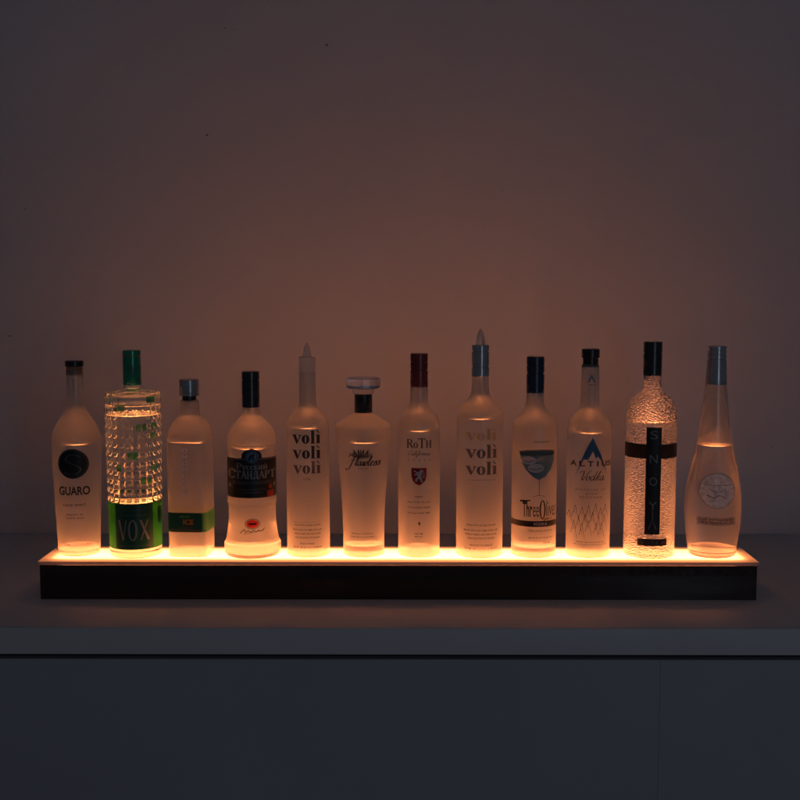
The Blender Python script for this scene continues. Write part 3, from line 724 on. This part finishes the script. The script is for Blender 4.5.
# 7 -- red capsule, red shield
b7 = Bottle('frosted bottle with a dark red neck capsule and a red lion shield', .0362,
    grow([(384, 8.3), (390, 8.6), (400, 8.8), (406.8, 10.9), (413.7, 16.3), (420.5, 19.6), (428.8, 20.7), (440, 20.8), (556, 20.7)]),
    429.6, M['frost'], 0, base=.008, dome=.012)
b7.lathe('capsule', [(353.6, 8.2), (354, 8.6), (361.4, 8.6), (361.6, 8.0), (362.4, 8.0), (362.5, 8.6), (369.4, 8.5), (369.7, 7.8), (370.6, 7.8), (370.7, 8.6), (386.8, 8.7)], M['red'])
i = Ink(); serif(i, 'RoTH', -12.1, 12.4, 448.3, 8.8, heights=[1, .95, 1.1, .85], thick=.16, thin=.07); b7.wrap('lettering', i, M['k_brown'])
i = Ink(); script(i, 'California', -11, 10.5, 455.6, 2.1, .5, .2, .3); b7.wrap('script_line', i, M['k_brown'])
i = Ink()
for k, ch in enumerate('VODKA'): i.text(ch, -11+k*5.3, -9.4+k*5.3, 459.8, 461.6)
for v, w_, tx in ((497, 8, 'VERY'), (502.6, 22, 'MADE FROM THE JUICE'), (507.8, 22, 'OF CALIFORNIA GRAPES'), (513.3, 22, 'DISTILLED FOUR TIMES'), (534, 9, '750 ML'), (536.8, 8, '40% ALC')): i.fine(0, v, w_, 1.2, tx)
b7.wrap('small_print', i, M['small'])
i = Ink().poly([(-7.4, 468), (0, 468.3), (7.4, 468), (7.3, 477), (5.6, 481.6), (2.8, 484.2), (0, 485.8), (-2.8, 484.2), (-5.6, 481.6), (-7.3, 477)])
shd = b7.wrap('shield', i, M['redink'])
i = Ink().poly([(2.2, 469.8), (3.8, 470.4), (4.2, 472.2), (3, 473.2), (2.6, 475.6), (1.8, 477.8), (3, 479.6), (3.6, 482.2), (1.8, 482.4), (1.6, 480.6), (-.2, 478.8), (-1.6, 480), (-1.4, 481.6), (-3.6, 481.8), (-3.4, 479), (-1.4, 477), (-1, 475.2), (-3.2, 475.6), (-4.8, 475), (-4.2, 474), (-2.4, 474.2), (-2.6, 473), (-5, 471.6), (-4.6, 470.6), (-2.2, 471.8), (-.4, 472.6), (.6, 471)])
i.stroke([(2.6, 478), (5, 477), (4.4, 474.6), (5.2, 472.8)], .8, .5)
b7.wrap('shield_lion', i, M['whiteink'], lift=.0007, parent=shd)
i = Ink().disc(.4, 523.7, 1.1, 1.5); i.rect(.2, 525, .6, 526.5); b7.wrap('grape_mark', i, M['k_brown'])

# 9 -- navy cap, martini glass
b9 = Bottle('frosted bottle with a navy cap and a blue cocktail glass above a black band', .2356,
    grow([(390, 8.3), (398, 8.6), (404, 9.2), (411, 12.4), (417.8, 18.1), (424.7, 21.6), (431, 22.2), (540, 22.2), (556, 22.2)]),
    457, M['frost'], 7.0, base=.017, dome=.003)
b9.lathe('cap', [(356.6, 8.2), (357, 8.7), (364.4, 8.7), (364.6, 8.0), (365.4, 8.0), (365.5, 8.7), (372.6, 8.6), (372.9, 7.9), (373.8, 7.9), (373.9, 8.7), (392.6, 8.7)], M['navy'])
i = Ink(); i.poly([(-23, 452), (16, 451.4), (15, 462), (11, 470), (4, 477), (-2, 480), (-8, 477), (-16, 469), (-20.5, 461)]); gl_ = b9.wrap('cocktail_glass', i, M['bluewash'], arc=True)
i = Ink(); i.stroke([(-23, 452), (-2, 454.2), (16, 451.4)], .6); i.stroke([(-23, 452), (-20.5, 461), (-16, 469), (-8, 477), (-2, 480)], .4); i.stroke([(-23, 452), (-2, 449.8), (16, 451.4)], .5); i.stroke([(-2, 480), (-2, 496)], .8, .6); i.stroke([(-8, 497), (-2, 495.4), (4, 497)], .6); b9.wrap('glass_outline', i, M['dimgrey'], arc=True, lift=.0005, parent=gl_)
b9.wrap('glass_rim_band', Ink().poly([(-23, 452), (-14, 450.2), (-2, 449.6), (9, 450.2), (16, 451.4), (15.4, 455.6), (-21.6, 456)]), ink('teal_ink', (.02, .09, .10), alpha=.8), arc=True, lift=.0004, parent=gl_)  # dark teal band printed along the rim of the drawn glass
i = Ink(); i.disc(-12.5, 460.8, 7.6, 3.9); i.disc(-5.5, 468.3, 8, 4.6); b9.wrap('olive_pair', i, ink('pale_olive_ink', (.80, .80, .80), tl=.3, alpha=.85), arc=True, lift=.0005, parent=gl_)
i = Ink(); i.stroke([(-18, 461), (-12.5, 462), (-7, 460.4)], .6); i.stroke([(-12, 468.8), (-5.5, 469.6), (1, 468)], .7)
b9.wrap('olive_swirl', i, M['dimgrey'], arc=True, lift=.0006, parent=gl_)
i = Ink(); i.text('IMPORTED', -7.5, 8, 441.3, 443.2); b9.wrap('origin_line', i, M['k_brown'], arc=True)
i = Ink()
i.text('Thr', -18.5, -8.6, 501.5, 517, bold=.03); i.text('ee', -8.0, -2.0, 506.5, 517); i.ring(1.7, 510, 3.3, 9.6, 1.2, wx=1.7); i.text('lives', 5.8, 20, 501.5, 517)
i.stroke([(-21.5, 501.8), (-10.5, 500.6)], 2.0, 1.2); i.stroke([(3, 521), (6.5, 519), (8.5, 520)], .9)
b9.wrap('lettering', i, M['k_brown'], arc=True)
i = Ink().rect(-62, 521.2, 62, 527); bd = b9.wrap('band', i, M['k'], arc=True)
i = Ink().text('VODKA', -7.2, 6.5, 522.7, 525.6); b9.wrap('band_lettering', i, M['whiteink'], arc=True, lift=.0007, parent=bd)
i = Ink()
for v, w_, tx in ((519, 12, 'ULTRA SMOOTH'), (531, 26, 'TRIPLE DISTILLED IN ENGLAND'), (538, 26, 'IMPORTED BY THE BOTTLE'), (543.4, 9, '750 ML')): i.fine(1 if w_ > 12 else 7, v, w_, 1.1, tx)
b9.wrap('small_print', i, M['small'], arc=True)

# 10 -- blue mountain
b10 = Bottle('frosted bottle with a blue mountain peak logo and a short black stopper', .3298,
    grow([(364, 8.0), (367, 8.6), (380, 8.8), (406, 9.6), (414.5, 15.2), (421.5, 19.7), (430, 21.5), (438, 21.8), (556, 21.7)]),
    431.4, M['frost'], 3.5, base=.006, dome=.003)
b10.lathe('stopper', [(349, 8.1), (349.4, 8.8), (357.6, 8.8), (358, 8.2), (358.3, 7.5), (366.8, 7.5)], M['black'])
i = Ink().poly([(0, 437.3), (4.5, 446.5), (9, 456), (15.4, 475.5), (7.8, 459.5), (5.4, 456.4), (3.4, 459), (.4, 451.6), (-4.5, 460.5), (-8, 459.6), (-16, 477.5), (-10, 459), (-4.6, 446)])
b10.wrap('mountain', i, M['blueink'])
i = Ink().poly([(0, 374.5), (4, 382.6), (2.4, 382.6), (0, 378), (-2.4, 382.6), (-4, 382.6)]); b10.wrap('neck_mountain', i, M['blueink'])
i = Ink(); i.fine(0, 385, 6, 1, 'VODKA')
for k, ch in enumerate('ALTIUS'):
    xx = (-19.6, -12.2, -4.4, 4.4, 9.2, 14.8)[k]; i.text(ch, xx, xx + (1.5 if ch == 'I' else 5.2), 461.2, 466.6, bold=.03)
b10.wrap('lettering', i, M['k_brown'], lift=.0006)
i = Ink(); script(i, 'Vodka', -11.5, 12, 480.6, 4.4, 1.0, .3, .28); b10.wrap('script_lettering', i, M['k_brown'], lift=.0006)
i = Ink()
i.text('DISTILLED AT', -15, 14, 489, 490.9, spacing=1.4); i.text('HIGH', -5.5, 5.5, 492.8, 494.7, spacing=1.4); i.text('ALTITUDE', -11.5, 10, 496.6, 498.5, spacing=1.4)
i.fine(0, 542.4, 28, .9, 'PREMIUM VODKA DISTILLED FROM GRAIN'); i.fine(0, 544.8, 32, .9, '40% ALC/VOL 80 PROOF 750 ML BOTTLED AT ALTITUDE'); b10.wrap('small_print', i, M['small'])
i = Ink(); rr = random.Random(3)
for (px, pt, sp_) in ((-20, 512, 3), (-15, 506, 3.4), (-9, 507, 3.4), (-3, 505, 3.4), (4, 503.4, 3.6), (9, 508, 3), (14, 505, 3.4), (-12, 517, 3), (-6, 514, 3), (1, 512, 3), (7, 516, 3), (13, 515, 3), (-16, 521, 2.6), (-3, 520, 3), (10, 522, 3), (4.5, 523, 2.6), (-9, 523, 2.6)):
    dn = rr.uniform(13, 19)
    i.stroke([(px, pt), (px-sp_*.5, pt+dn*.4), (px-sp_*1.0, pt+dn*.75)], .35, .5); i.stroke([(px, pt), (px+sp_*.4, pt+dn*.45), (px+sp_*1.05, pt+dn)], .5, .3); i.stroke([(px-sp_*.4, pt+dn*.35), (px+sp_*.1, pt+dn*.5)], .3)
b10.wrap('line_drawing', i, ink('blue_grey_line_ink', (.05, .05, .08), alpha=.75))

# 11 -- hammered clear bottle with black bar
b11 = Bottle('clear hammered glass bottle with a tall black bar of spaced letters', .4362,
    grow([(372, 8.6), (382, 8.8), (389.7, 9.6), (394, 14.6), (399.7, 20.0), (407, 23.6), (415.6, 24.8), (424, 25.1), (556, 25.1)]),
    420.2, M['hammered'], 3.0, base=.008, dome=.006, stipple=True)
b11.lathe('cap', [(341.8, 8.6), (342.2, 9.1), (352.4, 9.1), (352.6, 8.3), (353.4, 8.3), (353.5, 9.1), (375, 9.0), (375.4, 8.7)], M['black_metal'])
i = Ink().rect(-7.2, 427.5, 7.2, 534.5); bar = b11.wrap('label_bar', i, M['k'], lift=.0006)
i = Ink()
for ch, v in (('S', 435), ('N', 459), ('O', 481.5), ('Y', 506)): i.text(ch, -3.7, 3.7, v-4.2, v+4.2)
i.stroke([(0, 511), (0, 520)], .8); i.stroke([(-3.6, 529), (0, 520), (3.6, 529)], .8, smooth=False)
b11.wrap('lettering', i, M['grey'], lift=.0012, parent=bar)
i = Ink().rect(-75, 444.5, 75, 459); b11.wrap('black_band', i, M['bandink'], arc=True, lift=.0003)
i = Ink().rect(-13.5, 539, 14.5, 546); lb = b11.wrap('foot_label', i, M['k'], lift=.0006)
i = Ink().text('VODKA', -10, 11, 540.8, 544.2, spacing=1.6); b11.wrap('foot_lettering', i, M['dimgrey'], lift=.0012, parent=lb)

# 12 -- drop shape
b12 = Bottle('drop shaped bottle with blue grey screw cap and mottled silver disc, at the right end', .5458,
    grow([(380, 10.2), (383, 10.6), (395, 11.5), (408.8, 12.9), (421, 14.3), (436.3, 16.5), (450, 18.7), (464, 22.0), (478, 25.0), (492, 27.0), (506, 27.5), (520, 27.0), (534, 25.6), (548, 23.7), (556, 23.0)]),
    444.5, M['frost_amber'], 4.5, base=.010, dome=.014)
b12.lathe('screw_cap', [(346, 8.5), (346.4, 9.1), (349, 9.1), (349.2, 8.3), (350.1, 8.3), (350.3, 9.1), (353.4, 9.1), (353.6, 8.3), (354.5, 8.3), (354.7, 9.1), (358.4, 9.1), (358.6, 8.3), (359.4, 8.3), (359.6, 9.2), (384, 10.4)], M['bluegrey'])
i = Ink().disc(0, 491, 17.2, 17.8); dsc = b12.wrap('silver_disc', i, M['silverprint'])
i = Ink(); i.ring(0, 491, 17.2, 17.8, .6); i.stroke([(-16.5, 484.4), (0, 485.4), (16.5, 485)], .6); i.stroke([(-10, 495), (-4, 498), (2, 495.6), (9, 499)], 1.0); i.stroke([(-8, 489), (0, 492.4), (8, 488.8)], .8)
b12.wrap('disc_drawing', i, M['grey'], lift=.0006, parent=dsc)
i = Ink().rect(-18.5, 517.5, 18.5, 525.5); pn = b12.wrap('text_panel', i, M['brownwash'])
i = Ink(); i.fine(0, 520, 33, 1.6, 'PRODUCED AND BOTTLED FROM SPRING WATER'); i.fine(0, 523, 33, 1.6, 'PREMIUM VODKA 40% ALC/VOL 750 ML'); b12.wrap('small_print', i, M['small'], lift=.0005, parent=pn)
V, Fc = [], []; rr = random.Random(8)
for k in range(46):        # raised beads down the front of the neck, coloured white for their glints
    v_ = rr.uniform(388, 478); u_ = rr.choice((-1.5, 7.5)) + rr.gauss(0, 2.0); rad_ = rr.uniform(.0004, .0009)
    z = z_at(v_, YROW-.03); r = b12.rad(z); th = math.asin(max(-.9, min(.9, u_/KR/r))); cx_, cy_, _ = circ(th, r, z); o = len(V)
    for a_ in range(5):
        for c_ in range(8):
            p_ = math.pi*a_/4; q_ = 2*math.pi*c_/8
            V.append((cx_ + rad_*math.sin(p_)*math.cos(q_), cy_ + rad_*math.sin(p_)*math.sin(q_), z + rad_*math.cos(p_)))
    for a_ in range(4):
        for c_ in range(8):
            Fc.append((o+a_*8+c_, o+a_*8+(c_+1) % 8, o+a_*8+8+(c_+1) % 8, o+a_*8+8+c_))
link('raised_beads', mesh('raised_beads', V, Fc), M['whiteink'], b12.root, 180)

# ------------------------------------------------------------------ light
w = bpy.data.worlds.new('World'); sc.world = w; w.use_nodes = True
bg = w.node_tree.nodes['Background']; bg.inputs[0].default_value = (.80, .82, 1.0, 1); bg.inputs[1].default_value = .034
def area(name, loc, target, sx, sy_, power, c):
    l = bpy.data.lights.new(name, 'AREA'); l.shape = 'RECTANGLE'; l.size = sx; l.size_y = sy_; l.energy = power; l.color = c
    o = bpy.data.objects.new(name, l); C.objects.link(o); o.location = loc
    o.rotation_euler = (Vector(target) - Vector(loc)).to_track_quat('-Z', 'Y').to_euler(); return o
area('room_window_light', (1.25, -3.4, .35), (0, .2, .2), 0.6, 1.8, 3.4, (.72, .83, 1.0))

# ------------------------------------------------------------------ camera and render
cam = bpy.data.cameras.new('camera'); co = bpy.data.objects.new('camera', cam); C.objects.link(co)
co.matrix_world = Matrix(((RT.x, UP.x, -FW.x, CX), (RT.y, UP.y, -FW.y, CY), (RT.z, UP.z, -FW.z, CZ), (0, 0, 0, 1)))
cam.sensor_width = 36; cam.lens = F/800*36; cam.clip_end = 50; cam.clip_start = .05
sc.camera = co
sc.view_settings.view_transform = 'Standard'; sc.view_settings.look = 'None'; sc.view_settings.exposure = 0; sc.view_settings.gamma = 1
cy_ = sc.cycles
cy_.use_denoising = True
cy_.max_bounces = 20; cy_.transmission_bounces = 18; cy_.diffuse_bounces = 5; cy_.glossy_bounces = 8; cy_.transparent_max_bounces = 12
cy_.sample_clamp_indirect = 6; cy_.blur_glossy = .3; cy_.use_adaptive_sampling = False
